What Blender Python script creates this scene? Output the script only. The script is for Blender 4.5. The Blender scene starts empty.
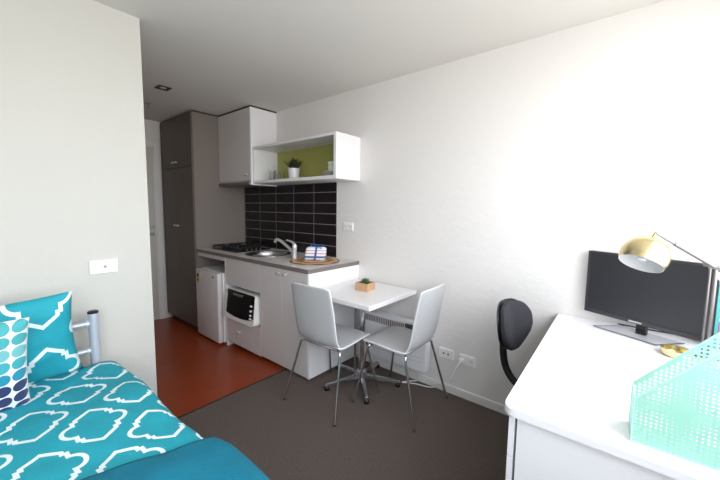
import bpy, bmesh, math, random
from mathutils import Vector, Matrix, Euler, noise
S = bpy.context.scene
COL = S.collection
random.seed(4)
PI = math.pi
R = math.radians

# ---------------------------------------------------------------- materials
def srgb(c):
    return tuple((x/255/12.92 if x/255 <= .04045 else ((x/255+.055)/1.055)**2.4) for x in c)
def mat(name, col, rough=.5, metal=0, bump=0, bscale=60, spec=.5, trans=0, ior=1.45, coat=0, sheen=0, vary=0, vscale=5):
    m = bpy.data.materials.new(name); m.use_nodes = True
    nt = m.node_tree; b = nt.nodes['Principled BSDF']
    c = srgb(col) + (1,)
    b.inputs['Base Color'].default_value = c
    b.inputs['Roughness'].default_value = rough
    b.inputs['Metallic'].default_value = metal
    b.inputs['Specular IOR Level'].default_value = spec
    b.inputs['Transmission Weight'].default_value = trans
    b.inputs['IOR'].default_value = ior
    b.inputs['Coat Weight'].default_value = coat
    b.inputs['Sheen Weight'].default_value = sheen
    if bump or vary:
        tc = nt.nodes.new('ShaderNodeTexCoord')
    if bump:
        n = nt.nodes.new('ShaderNodeTexNoise'); n.inputs['Scale'].default_value = bscale; n.inputs['Detail'].default_value = 4
        nt.links.new(tc.outputs['Object'], n.inputs['Vector'])
        bp = nt.nodes.new('ShaderNodeBump'); bp.inputs['Strength'].default_value = bump; bp.inputs['Distance'].default_value = .01
        nt.links.new(n.outputs['Fac'], bp.inputs['Height']); nt.links.new(bp.outputs['Normal'], b.inputs['Normal'])
    if vary:
        n2 = nt.nodes.new('ShaderNodeTexNoise'); n2.inputs['Scale'].default_value = vscale; n2.inputs['Detail'].default_value = 6
        nt.links.new(tc.outputs['Object'], n2.inputs['Vector'])
        mx = nt.nodes.new('ShaderNodeMixRGB'); mx.blend_type = 'MIX'
        mx.inputs[1].default_value = tuple(x*(1-vary) for x in c[:3])+(1,)
        mx.inputs[2].default_value = tuple(min(1, x*(1+vary)) for x in c[:3])+(1,)
        nt.links.new(n2.outputs['Fac'], mx.inputs[0]); nt.links.new(mx.outputs[0], b.inputs['Base Color'])
    return m

class NM:
    """small node-math helper"""
    def __init__(s, nt): s.nt = nt
    def m(s, op, a, b=None, c=None):
        n = s.nt.nodes.new('ShaderNodeMath'); n.operation = op
        for i, v in enumerate((a, b, c)):
            if v is None: continue
            if isinstance(v, (int, float)): n.inputs[i].default_value = v
            else: s.nt.links.new(v, n.inputs[i])
        return n.outputs[0]
    def mix(s, f, a, b):
        n = s.nt.nodes.new('ShaderNodeMixRGB')
        if isinstance(f, (int, float)): n.inputs[0].default_value = f
        else: s.nt.links.new(f, n.inputs[0])
        for i, v in ((1, a), (2, b)):
            if isinstance(v, tuple): n.inputs[i].default_value = v
            else: s.nt.links.new(v, n.inputs[i])
        return n.outputs[0]
def rgba(c): return srgb(c)+(1,)

def trellis_material(name, base, line, px=.31, py=.30, sc=1.0, ox=0, oy=0):
    m = mat(name, base, .75, bump=.25, bscale=180)
    nt = m.node_tree; k = NM(nt)
    uv = nt.nodes.new('ShaderNodeUVMap'); sp = nt.nodes.new('ShaderNodeSeparateXYZ')
    nt.links.new(uv.outputs[0], sp.inputs[0])
    # gentle warp so the printed lines follow the rumpled cloth
    U = k.m('ADD', sp.outputs[0], ox); V = k.m('ADD', sp.outputs[1], oy)
    ds = []
    for o in (0, 1):
        x = k.m('ADD', U, o*px/2); y = k.m('ADD', V, o*py/2)
        x = k.m('ABSOLUTE', k.m('SUBTRACT', x, k.m('MULTIPLY', k.m('ROUND', k.m('DIVIDE', x, px)), px)))
        y = k.m('ABSOLUTE', k.m('SUBTRACT', y, k.m('MULTIPLY', k.m('ROUND', k.m('DIVIDE', y, py)), py)))
        x = k.m('DIVIDE', x, sc); y = k.m('DIVIDE', y, sc)
        # side lobes (round) along V
        yl = k.m('SUBTRACT', y, .056)
        lob = k.m('SUBTRACT', k.m('SQRT', k.m('ADD', k.m('MULTIPLY', x, x), k.m('MULTIPLY', yl, yl))), .038)
        # pointed arches along U
        arch = k.m('SUBTRACT', k.m('ADD', k.m('MULTIPLY', x, .76), k.m('MULTIPLY', y, .55)), .083)
        archc = k.m('MAXIMUM', arch, k.m('SUBTRACT', y, .048))
        box = k.m('MAXIMUM', k.m('SUBTRACT', x, .062), k.m('SUBTRACT', y, .059))
        ds.append(k.m('MINIMUM', k.m('MINIMUM', lob, archc), box))
    d = k.m('MINIMUM', ds[0], ds[1])
    w = k.m('LESS_THAN', k.m('ABSOLUTE', k.m('ADD', d, .001)), .0068)
    n = nt.nodes.new('ShaderNodeTexNoise'); n.inputs['Scale'].default_value = 9; n.inputs['Detail'].default_value = 3
    nt.links.new(uv.outputs[0], n.inputs['Vector'])
    bcol = k.mix(n.outputs['Fac'], tuple(x*.85 for x in srgb(base))+(1,), tuple(min(1, x*1.2) for x in srgb(base))+(1,))
    col = k.mix(w, bcol, rgba(line))
    nt.links.new(col, nt.nodes['Principled BSDF'].inputs['Base Color'])
    return m

def dots_material(name):
    m = mat(name, (235, 238, 240), .75, sheen=.2)
    nt = m.node_tree; k = NM(nt)
    uv = nt.nodes.new('ShaderNodeUVMap'); sp = nt.nodes.new('ShaderNodeSeparateXYZ')
    nt.links.new(uv.outputs[0], sp.inputs[0])
    p = .049
    U = sp.outputs[0]; V = sp.outputs[1]
    ru = k.m('ROUND', k.m('DIVIDE', U, p)); rv = k.m('ROUND', k.m('DIVIDE', V, p))
    x = k.m('SUBTRACT', U, k.m('MULTIPLY', ru, p)); y = k.m('SUBTRACT', V, k.m('MULTIPLY', rv, p))
    d = k.m('SQRT', k.m('ADD', k.m('MULTIPLY', x, x), k.m('MULTIPLY', y, y)))
    inside = k.m('LESS_THAN', d, .0225)
    cr = nt.nodes.new('ShaderNodeValToRGB'); cr.color_ramp.interpolation = 'CONSTANT'
    e = cr.color_ramp.elements
    e[0].position = 0; e[0].color = rgba((38, 52, 100))
    e[1].position = .42; e[1].color = rgba((30, 140, 170))
    a = e.new(.55); a.color = rgba((60, 165, 175))
    a = e.new(.67); a.color = rgba((112, 182, 184))
    a = e.new(.85); a.color = rgba((70, 165, 170))
    rowpos = k.m('DIVIDE', k.m('MULTIPLY', rv, p), .40)
    nt.links.new(rowpos, cr.inputs[0])
    col = k.mix(inside, rgba((235, 238, 240)), cr.outputs[0])
    nt.links.new(col, nt.nodes['Principled BSDF'].inputs['Base Color'])
    return m

def brick_material(name):
    m = mat(name, (30, 24, 26), .28, spec=.3)
    nt = m.node_tree; k = NM(nt)
    tc = nt.nodes.new('ShaderNodeTexCoord'); sp = nt.nodes.new('ShaderNodeSeparateXYZ')
    nt.links.new(tc.outputs['Object'], sp.inputs[0])
    def line(v, off, p, w):
        q = k.m('ADD', v, off)
        return k.m('LESS_THAN', k.m('ABSOLUTE', k.m('SUBTRACT', q, k.m('MULTIPLY', k.m('ROUND', k.m('DIVIDE', q, p)), p))), w)
    g = k.m('MAXIMUM', line(sp.outputs[0], .588-.0, .311, .0035), line(sp.outputs[2], -1.0075, .1032, .0035))
    n = nt.nodes.new('ShaderNodeTexNoise'); n.inputs['Scale'].default_value = 3
    nt.links.new(tc.outputs['Object'], n.inputs['Vector'])
    base = k.mix(n.outputs['Fac'], rgba((27, 21, 24)), rgba((40, 33, 36)))
    col = k.mix(g, base, rgba((128, 122, 120)))
    nt.links.new(col, nt.nodes['Principled BSDF'].inputs['Base Color'])
    r = k.m('ADD', k.m('MULTIPLY', g, .5), .25)
    nt.links.new(r, nt.nodes['Principled BSDF'].inputs['Roughness'])
    return m

def ring_material(name):
    m = mat(name, (170, 130, 90), .7)
    nt = m.node_tree; k = NM(nt)
    tc = nt.nodes.new('ShaderNodeTexCoord'); sp = nt.nodes.new('ShaderNodeSeparateXYZ')
    nt.links.new(tc.outputs['Object'], sp.inputs[0])
    d = k.m('SQRT', k.m('ADD', k.m('MULTIPLY', sp.outputs[0], sp.outputs[0]), k.m('MULTIPLY', sp.outputs[1], sp.outputs[1])))
    ang = k.m('ARCTAN2', sp.outputs[1], sp.outputs[0])
    cr = nt.nodes.new('ShaderNodeValToRGB'); e = cr.color_ramp.elements
    e[0].color = rgba((196, 160, 110)); e[1].color = rgba((120, 85, 55))
    for p_, c in ((.2, (205, 130, 90)), (.35, (225, 205, 165)), (.5, (120, 120, 70)), (.65, (205, 120, 85)), (.8, (222, 200, 160)), (.92, (100, 75, 50))):
        a = e.new(p_); a.color = rgba(c)
    w = k.m('MULTIPLY', k.m('SINE', k.m('MULTIPLY', ang, 8)), .006)
    nt.links.new(k.m('DIVIDE', k.m('ADD', d, w), .24), cr.inputs[0])
    nt.links.new(cr.outputs[0], nt.nodes['Principled BSDF'].inputs['Base Color'])
    return m

def towel_material(name):
    m = mat(name, (236, 234, 238), .85, bump=.2, bscale=400)
    nt = m.node_tree; k = NM(nt)
    tc = nt.nodes.new('ShaderNodeTexCoord'); sp = nt.nodes.new('ShaderNodeSeparateXYZ')
    nt.links.new(tc.outputs['Object'], sp.inputs[0])
    z = sp.outputs[2]
    def band(c, w): return k.m('LESS_THAN', k.m('ABSOLUTE', k.m('SUBTRACT', z, c)), w)
    col = k.mix(band(.070, .004), rgba((236, 234, 238)), rgba((205, 90, 120)))
    col = k.mix(band(.034, .010), col, rgba((58, 105, 160)))
    col = k.mix(band(.100, .003), col, rgba((120, 140, 185)))
    nt.links.new(col, nt.nodes['Principled BSDF'].inputs['Base Color'])
    return m

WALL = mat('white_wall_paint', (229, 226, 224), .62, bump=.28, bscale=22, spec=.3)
WALLG = mat('dimmed_grey_wall_paint', (200, 199, 193), .65, bump=.28, bscale=22, spec=.3)  # greyish paint, darkened further to stand in for weaker light on this wall
CEIL = mat('ceiling_paint', (222, 219, 214), .8, bump=.1, bscale=40, spec=.2)
TRIM = mat('trim_gloss', (232, 230, 228), .35)
CARPET = mat('carpet_taupe', (120, 108, 102), .97, bump=1.0, bscale=420, spec=.1, vary=.35, vscale=90)
VINYL = mat('vinyl_rust', (152, 64, 30), .3, bump=.06, bscale=35, spec=.45, vary=.12, vscale=3)
LAM = mat('laminate_offwhite', (216, 210, 209), .42)
LAMW = mat('laminate_white', (236, 235, 237), .4)
TAUPE = mat('laminate_taupe', (98, 87, 79), .45)
TAUPE_L = mat('laminate_taupe_side', (128, 119, 113), .45)
DARKGAP = mat('gap_shade_and_plinth', (48, 38, 36), .7)  # shade painted into the gaps at the ceiling; also the dark plinth
WORK = mat('worktop_grey', (222, 216, 213), .34, vary=.08, vscale=200)
WORKEDGE = mat('worktop_edge', (120, 112, 110), .45)
LIME = mat('lime_back', (166, 165, 92), .6)
STEEL = mat('steel', (200, 200, 202), .22, 1)
CHROME = mat('chrome', (222, 222, 224), .2, 1)
BRUSH = mat('brushed_metal', (170, 170, 172), .35, 1)
BLACK = mat('black_enamel', (22, 20, 20), .4)
IRON = mat('cast_iron', (26, 22, 22), .6)
PLASTW = mat('white_plastic', (241, 241, 240), .35)
PLASTB = mat('black_plastic', (24, 24, 26), .35)
GLASSB = mat('black_glass', (14, 14, 16), .1)
SCREEN = mat('screen', (50, 50, 55), .38, spec=.6)
CHAIRM = mat('chair_shell', (189, 190, 192), .38)
CHAIRE = mat('chair_edge', (236, 236, 238), .45)
DESKM = mat('desk_white', (242, 241, 243), .42)
FABRIC = mat('black_fabric', (52, 50, 56), .95, bump=.5, bscale=500)
GOLD = mat('brass', (222, 208, 162), .26, 1)
LAMPM = mat('lamp_metal', (132, 128, 128), .4, .8)
KNOBM = mat('knob_metal', (225, 224, 222), .3, .6)
INWHITE = mat('shade_inside', (235, 235, 235), .6)
AQUA = mat('aqua_metal', (192, 232, 220), .4)
TEAL = (30, 153, 170)
DUVET = trellis_material('duvet_print', TEAL, (225, 238, 240), sc=.97, ox=-.146, oy=-.235)
PILLOWM = trellis_material('pillow_print', TEAL, (225, 238, 240), px=.35, py=.42, sc=1.15, ox=.14, oy=-.22)
DOTS = dots_material('dot_print')
THROW = mat('throw_plush', (4, 116, 142), .9, bump=.5, bscale=250, vary=.15, vscale=14)
MATT = mat('mattress_ticking', (220, 220, 222), .9)
TILE = brick_material('black_tiles')
RINGS = ring_material('woven_rings')
TOWEL = towel_material('striped_towel')
RIBBON = mat('blue_ribbon', (44, 84, 150), .4)
WOOD = mat('pale_wood', (196, 158, 122), .6, vary=.15, vscale=30)
SUCC = mat('succulent_green', (86, 122, 70), .55, vary=.25, vscale=40)
LEAF = mat('dark_leaf', (50, 60, 30), .5, vary=.3, vscale=40)
SOIL = mat('soil', (60, 45, 35), .95)
CERAM = mat('white_ceramic', (232, 230, 236), .25)
CHINA = mat('grey_green_china', (224, 228, 220), .25)
GLASS = mat('clear_glass', (252, 254, 254), .02, trans=1, ior=1.2)
PAPER1 = mat('teal_cover', (90, 180, 175), .5)
PAPER2 = mat('dark_cover', (40, 44, 48), .5)
PAPER3 = mat('pink_cover', (205, 110, 160), .5)
PAGES = mat('paper_pages', (232, 228, 218), .8)
YEL = mat('label_yellow', (190, 170, 90), .5)
LBLACK = mat('print_black', (35, 33, 33), .6)

# ---------------------------------------------------------------- mesh helpers
def link(o, parent=None):
    COL.objects.link(o)
    if parent is not None: o.parent = parent
    return o
def obj(name, bm, m, parent=None, loc=(0, 0, 0), rot=(0, 0, 0), smooth=False, auto=True):
    me = bpy.data.meshes.new(name)
    bmesh.ops.recalc_face_normals(bm, faces=bm.faces)
    bm.to_mesh(me); bm.free()
    ms = m if isinstance(m, (list, tuple)) else [m]
    for x in ms: me.materials.append(x)
    if smooth:
        for p in me.polygons: p.use_smooth = True
        if auto: me.set_sharp_from_angle(angle=R(38))
    o = bpy.data.objects.new(name, me)
    o.location = loc; o.rotation_euler = rot
    return link(o, parent)
def tag(o, label=None, cat=None, group=None, kind=None):
    if label: o['label'] = label
    if cat: o['category'] = cat
    if group: o['group'] = group
    if kind: o['kind'] = kind
    return o
def thing(name, label, cat, loc=(0, 0, 0), rz=0, group=None):
    o = bpy.data.objects.new(name, None); COL.objects.link(o)
    o.empty_display_size = .1
    o.location = loc; o.rotation_euler = (0, 0, rz)
    return tag(o, label, cat, group)
def dup(root, loc, rz, label, group=None):
    def cp(o, par):
        c = o.copy(); COL.objects.link(c)
        if par is not None: c.parent = par
        for ch in list(o.children): cp(ch, c)
        return c
    r = cp(root, None)
    r.location = loc; r.rotation_euler = (0, 0, rz)
    r['label'] = label
    if group: r['group'] = group
    return r
def box(bm, x0, x1, y0, y1, z0, z1, bev=0, seg=2, mi=0, M=None):
    n0 = set(bm.verts)
    r = bmesh.ops.create_cube(bm, size=1)
    vs = r['verts']
    for v in vs:
        v.co = Vector(((x0+x1)/2+v.co.x*(x1-x0), (y0+y1)/2+v.co.y*(y1-y0), (z0+z1)/2+v.co.z*(z1-z0)))
    fs = {f for v in vs for f in v.link_faces}
    if bev:
        es = list({e for v in vs for e in v.link_edges})
        bmesh.ops.bevel(bm, geom=es, offset=bev, segments=seg, affect='EDGES', profile=.5)
    nv = [v for v in bm.verts if v not in n0]
    if M is not None:
        for v in nv: v.co = M @ v.co
    if mi:
        for f in {f for v in nv for f in v.link_faces}: f.material_index = mi
    return nv
def B(*a, **k):
    bm = bmesh.new(); box(bm, *a, **k); return bm
def cyl(bm, p0, p1, r0, r1=None, seg=20, cap=True):
    if r1 is None: r1 = r0
    p0 = Vector(p0); p1 = Vector(p1); d = (p1-p0)
    q = d.to_track_quat('Z', 'Y')
    ring = []
    for p, r in ((p0, r0), (p1, r1)):
        ring.append([bm.verts.new(p+q @ Vector((math.cos(2*PI*i/seg)*r, math.sin(2*PI*i/seg)*r, 0))) for i in range(seg)])
    for i in range(seg):
        j = (i+1) % seg
        bm.faces.new((ring[0][i], ring[0][j], ring[1][j], ring[1][i]))
    if cap:
        bm.faces.new(ring[0][::-1]); bm.faces.new(ring[1])
def lathe(bm, prof, seg=32, c=(0, 0, 0), M=None):
    c = Vector(c); rings = []
    for r, z in prof:
        if r < 1e-6: rings.append([bm.verts.new((c.x, c.y, c.z+z))])
        else: rings.append([bm.verts.new((c.x+math.cos(2*PI*i/seg)*r, c.y+math.sin(2*PI*i/seg)*r, c.z+z)) for i in range(seg)])
    for a, b in zip(rings, rings[1:]):
        for i in range(seg):
            j = (i+1) % seg
            if len(a) == 1 and len(b) == 1: continue
            if len(a) == 1: bm.faces.new((a[0], b[i], b[j]))
            elif len(b) == 1: bm.faces.new((a[i], a[j], b[0]))
            else: bm.faces.new((a[i], a[j], b[j], b[i]))
    if M is not None:
        for rg in rings:
            for v in rg: v.co = M @ v.co
def smoothpath(pts, n=8):
    P = [Vector(p) for p in pts]; out = []
    for i in range(len(P)-1):
        a = P[max(i-1, 0)]; b = P[i]; c = P[i+1]; d = P[min(i+2, len(P)-1)]
        for k in range(n):
            t = k/n
            out.append(.5*((2*b)+(-a+c)*t+(2*a-5*b+4*c-d)*t*t+(-a+3*b-3*c+d)*t**3))
    out.append(P[-1]); return out
def tube(bm, pts, r, seg=10, smooth=0, radii=None):
    P = smoothpath(pts, smooth) if smooth else [Vector(p) for p in pts]
    rings = []; up = None
    for i, p in enumerate(P):
        t = (P[min(i+1, len(P)-1)]-P[max(i-1, 0)]).normalized()
        if up is None:
            up = t.orthogonal().normalized()
        up = (up-t*up.dot(t)).normalized(); s = t.cross(up)
        rr = r if radii is None else radii[0]+(radii[1]-radii[0])*i/(len(P)-1)
        rings.append([bm.verts.new(p+(up*math.cos(2*PI*k/seg)+s*math.sin(2*PI*k/seg))*rr) for k in range(seg)])
    for a, b in zip(rings, rings[1:]):
        for k in range(seg):
            j = (k+1) % seg; bm.faces.new((a[k], a[j], b[j], b[k]))
    bm.faces.new(rings[0][::-1]); bm.faces.new(rings[-1])
def prism(bm, pts, z0, z1, M=None):
    a = [bm.verts.new((x, y, z0)) for x, y in pts]; b = [bm.verts.new((x, y, z1)) for x, y in pts]
    n = len(pts)
    for i in range(n):
        j = (i+1) % n; bm.faces.new((a[i], a[j], b[j], b[i]))
    bm.faces.new(a[::-1]); bm.faces.new(b)
    if M is not None:
        for v in a+b: v.co = M @ v.co

# ================================================================ SETTING
H = 2.405; XE = -2.72; XR = 2.36; YF = -3.6; XB = -.307; YB = -1.565; CY = -.0
def struct(name, bm, m, label=None, **k):
    return tag(obj(name, bm, m, **k), label, None, None, 'structure')
struct('floor', B(XB, XR, YF, 0, -.1, 0), CARPET, 'taupe carpet floor of the room')
def FZ(x):
    for (a, za), (b, zb) in zip(((-.307, .001), (-.9, -.030), (-1.26, -.050), (-1.85, -.060)), ((-.9, -.030), (-1.26, -.050), (-1.85, -.060), (-2.9, -.085))):
        if b <= x <= a: return za+(zb-za)*(x-a)/(b-a)
    return 0
bm = bmesh.new()
xs = [-.307, -.9, -1.26, -1.85, XE-.09]
prism(bm, [(x, FZ(x)) for x in xs]+[(XE-.09, -.2), (-.307, -.2)], 0, -YB, M=Matrix(((1, 0, 0, 0), (0, 0, -1, 0), (0, 1, 0, 0), (0, 0, 0, 1))))
struct('floor.001', bm, VINYL, 'rust coloured vinyl floor of the kitchen')
struct('ceiling', B(XE-.1, XR+.1, YF-.1, .1, H, H+.1), CEIL, 'flat off-white ceiling')
struct('wall_back', B(XE-.1, XR+.1, 0, .12, -.1, H), WALL, 'long white wall behind the kitchen, table and desk')
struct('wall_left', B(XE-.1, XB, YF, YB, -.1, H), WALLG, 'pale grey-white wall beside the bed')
# far wall with a doorway
bm = bmesh.new()
DY0, DY1, DZ = -1.47, -.705, 2.095
box(bm, XE-.1, XE, DY1, 0, -.1, H); box(bm, XE-.1, XE, YB, DY0, -.1, H); box(bm, XE-.1, XE, DY0, DY1, DZ, H)
struct('wall_far', bm, WALL, 'short white wall at the end of the kitchen')
struct('wall_front', B(XE-.1, XR+.1, YF-.12, YF, -.1, H), WALL, 'white wall behind the viewpoint')
# right wall with two windows
WINS = [(-1.95, -.12), (-3.5, -2.1)]; WZ0, WZ1 = .92, 2.28
bm = bmesh.new()
box(bm, XR, XR+.14, YF, 0, -.1, WZ0); box(bm, XR, XR+.14, YF, 0, WZ1, H)
ys = [0, -.12, -1.95, -2.1, -3.5, YF]
for a, b in ((0, -.12), (-1.95, -2.1), (-3.5, YF)): box(bm, XR, XR+.14, b, a, WZ0, WZ1)
struct('wall_right', bm, WALL, 'white window wall beside the desk')
for n, (a, b) in enumerate(WINS):
    bm = bmesh.new(); x0, x1 = XR+.05, XR+.09; t = .045
    box(bm, x0, x1, a, b, WZ0, WZ0+t); box(bm, x0, x1, a, b, WZ1-t, WZ1)
    for y in (a, (a+b)/2-t/2, b-t): box(bm, x0, x1, y, y+t, WZ0+t, WZ1-t)
    w = struct('window_%d' % (n+1), bm, TRIM, 'white framed window in the right wall')
# door
struct('wall_light_block', B(XE-.24, XE-.12, YB, 0, -.2, H), WALL, 'unseen backing added behind the entrance door to block light')  # unseen backing, added to stop daylight leaking in under the door
bm = bmesh.new()
x0, x1 = XE-.036, XE-.001
box(bm, x0, x1, DY0+.014, DY1-.014, -.0785, DZ-.014, bev=.002)
door = struct('door_1', bm, mat('door_paint', (205, 202, 194), .4), 'off-white entrance door at the end of the kitchen')
bm = bmesh.new()
box(bm, XE-.09, XE, DY0, DY0+.012, -.08, DZ); box(bm, XE-.09, XE, DY1-.012, DY1, -.08, DZ); box(bm, XE-.09, XE, DY0, DY1, DZ-.012, DZ)
for y0, y1 in ((DY0-.055, DY0), (DY1, DY1+.055)): box(bm, XE, XE+.014, y0, y1, -.08, DZ+.055, bev=.003)
box(bm, XE, XE+.014, DY0-.0, DY1+.0, DZ, DZ+.055, bev=.003)
struct('trim_1', bm, TRIM, 'white door frame')
bm = bmesh.new()
hy = -.758
cyl(bm, (XE-.001, hy, 1.02), (XE+.008, hy, 1.02), .026); cyl(bm, (XE, hy, 1.02), (XE+.04, hy, 1.02), .01)
tube(bm, [(XE+.04, hy, 1.02), (XE+.042, hy-.03, 1.02), (XE+.042, hy-.12, 1.02)], .009)
obj('door_handle', bm, BRUSH, door, smooth=True)
bm = bmesh.new(); cyl(bm, (XE-.012, hy, 1.11), (XE+.012, hy, 1.11), .024); box(bm, XE+.012, XE+.022, hy-.02, hy+.02, 1.105, 1.115, bev=.002)
obj('door_lock', bm, BRUSH, door, smooth=True)
# skirting boards
struct('baseboard_back', B(0.012, XR, -.014, 0, 0, .06, bev=.004), TRIM, 'white skirting board under the long wall')
struct('baseboard_left', B(XB, XB+.014, YF, YB, 0, .06, bev=.004), TRIM, 'white skirting board behind the bed')
struct('baseboard_right', B(XR-.014, XR, YF, -.02, 0, .06, bev=.004), TRIM, 'white skirting board under the window')
struct('trim_2', B(XB-.006, XB+.006, YB, -.54, -.01, .004), mat('carpet_edge', (55, 45, 40), .6), 'thin strip where carpet meets vinyl')
# splashback
struct('trim_3', B(-1.848, -.283, -.009, 0, .9, 1.612), TILE, 'black tile splashback with pale grout')

# ================================================================ KITCHEN
def knob(parent, x, y, z, name='handle'):
    bm = bmesh.new()
    cyl(bm, (x, y, z), (x, y-.018, z), .006, seg=12)
    cyl(bm, (x-.019, y-.026, z), (x+.019, y-.026, z), .011, .011, seg=14)
    for s in (-1, 1): cyl(bm, (x+s*.019, y-.026, z), (x+s*.026, y-.026, z), .011, .005, seg=14)
    return obj(name, bm, KNOBM, parent, smooth=True)
# tall cabinet
XT0, XT1, TD = -2.693, -1.852, .63
t = thing('tall_cabinet', 'tall brown-grey pantry cabinet reaching the ceiling beside the door', 'cabinet', ((XT0+XT1)/2, -.3, 0))
def rel(o, par):
    """keep world coordinates when parenting to an unrotated empty"""
    o.location = Vector(o.location)-Vector(par.location); return o
def P(name, bm, m, par, **k):
    """part whose mesh is written in world coordinates"""
    root = par
    off = Vector((0, 0, 0)); q = par
    while q is not None:
        off += Vector(q.location); q = q.parent
    o = obj(name, bm, m, par, **k); o.location = -off; return o
def knobP(par, x, y, z):
    k = knob(None, x, y, z); k.parent = par
    off = Vector((0, 0, 0)); q = par
    while q is not None: off += Vector(q.location); q = q.parent
    k.location = -off; return k
P('body', B(XT0, XT1, -TD+.02, -.001, .0, 2.388), TAUPE_L, t)
P('plinth', B(XT0, XT1-.01, -TD+.05, -.01, -.060, .0), DARKGAP, t)
P('top_shade_filler', B(XT0+.005, XT1-.004, -TD+.026, -.001, 2.388, H-.001), DARKGAP, t)  # dark strip painting the shade in the gap below the ceiling
xm = -2.262
for x0, x1, s in ((XT0, xm, 1), (xm, XT1, -1)):
    d = P('door', B(x0+.0015, x1-.0015, -TD, -TD+.019, 1.815, 2.386, bev=.0012), TAUPE, t)
    knobP(d, xm-s*.035, -TD, 1.872)
    d = P('door', B(x0+.0015, x1-.0015, -TD, -TD+.019, .0, 1.811, bev=.0012), TAUPE, t)
    knobP(d, xm-s*.035, -TD, 1.145)
# wall cabinet
XU0, XU1, UD = -1.850, -1.193, .324
t = thing('wall_cabinet', 'pale grey cupboard hung at the ceiling above the cooktop', 'cabinet', ((XU0+XU1)/2, -.16, 1.6))
P('body', B(XU0, XU1-.018, -UD+.019, -.001, 1.635, 2.388), LAM, t)
P('side_panel', B(XU1-.018, XU1, -UD, -.001, 1.602, 2.388, bev=.001), LAMW, t)
P('top_shade_filler', B(XU0, XU1-.004, -UD+.005, -.001, 2.388, H-.001), DARKGAP, t)  # shade of the ceiling gap, put in as a dark strip
d = P('door', B(XU0+.002, XU1-.020, -UD, -UD+.018, 1.65, 2.385, bev=.001), LAM, t)
knobP(d, -1.262, -UD, 1.71)
# range hood
t = thing('range_hood', 'slim grey extractor hood under the pale wall cupboard', 'range hood', (-1.53, -.16, 1.6))
P('body', B(XU0+.002, XU1-.02, -UD-.012, -.012, 1.604, 1.634, bev=.004), mat('hood_grey', (120, 114, 112), .4, .4), t)
bm = bmesh.new()
for i in range(3): box(bm, -1.78+i*.19, -1.62+i*.19, -.26, -.06, 1.600, 1.604)
P('filter', bm, BRUSH, t)
# open shelf
t = thing('wall_shelf', 'white open box shelf with lime green back above the black tiles', 'shelf', (-.6, -.15, 1.614))
X0, X1, SD, Z0, Z1 = XU1+.001, 0.0, .306, 1.614, 1.986
P('side_panel', B(X0, X0+.02, -SD, -.0005, Z0, Z1, bev=.0015), LAMW, t)
X0 += .0205
P('bottom_panel', B(X0, X1-.03, -SD, -.0005, Z0, Z0+.028, bev=.0015), LAMW, t)
P('top_panel', B(X0, X1-.03, -SD, -.0005, Z1-.022, Z1, bev=.0015), LAMW, t)
P('side_panel', B(X1-.03, X1, -SD, -.0005, Z0, Z1, bev=.0015), LAMW, t)
P('back_panel', B(X0, X1-.03, -.012, -.0005, Z0+.028, Z1-.022), LIME, t).__setitem__('label', 'lime green back panel')
# base units
t = thing('drawer_unit', 'pale grey base unit with microwave niche above one drawer', 'cabinet', (-.95, -.3, 0))
FY = -.6
P('top_rail', B(-1.850, -1.262, FY+.001, FY+.02, .825, .867), LAM, t)
P('side_panel', B(-1.262, -1.244, FY+.0, -.012, -.049, .868), LAMW, t)
P('divider', B(-.664, -.652, FY+.02, -.012, .03, .868), LAM, t)
bm = bmesh.new(); box(bm, -1.244, -.664, FY+.02, -.012, .262, .278); box(bm, -1.244, -.664, -.03, -.012, .278, .60); box(bm, -1.244, -.664, FY+.02, -.012, .60, .612)
P('niche', bm, LAM, t)
P('fascia', B(-1.243, -.654, FY, FY+.018, .603, .866, bev=.001), LAM, t)
d = P('drawer', B(-1.243, -.654, FY, FY+.018, .012, .274, bev=.001), LAM, t)
knobP(d, -.985, FY, .165)
P('plinth', B(-1.244, -.652, FY+.045, FY+.06, -.017, .05), WORKEDGE, t)
t = thing('sink_cabinet', 'double-door base cabinet under the sink with white end panel', 'cabinet', (-.33, -.3, 0))
P('body', B(-.652, -.02, FY+.019, -.012, .05, .75), LAM, t)
P('end_panel', B(-.020, -.0005, FY, -.001, .022, .868, bev=.001), LAMW, t).__setitem__('label', 'white end panel')
P('plinth', B(-.65, -.03, FY+.045, FY+.06, .001, .05), WORKEDGE, t)
for x0, x1, s in ((-.651, -.337, 1), (-.334, -.022, -1)):
    d = P('door', B(x0, x1, FY, FY+.018, .025, .866, bev=.001), LAM, t)
    knobP(d, -.315-s*.045, FY, .83)
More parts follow.
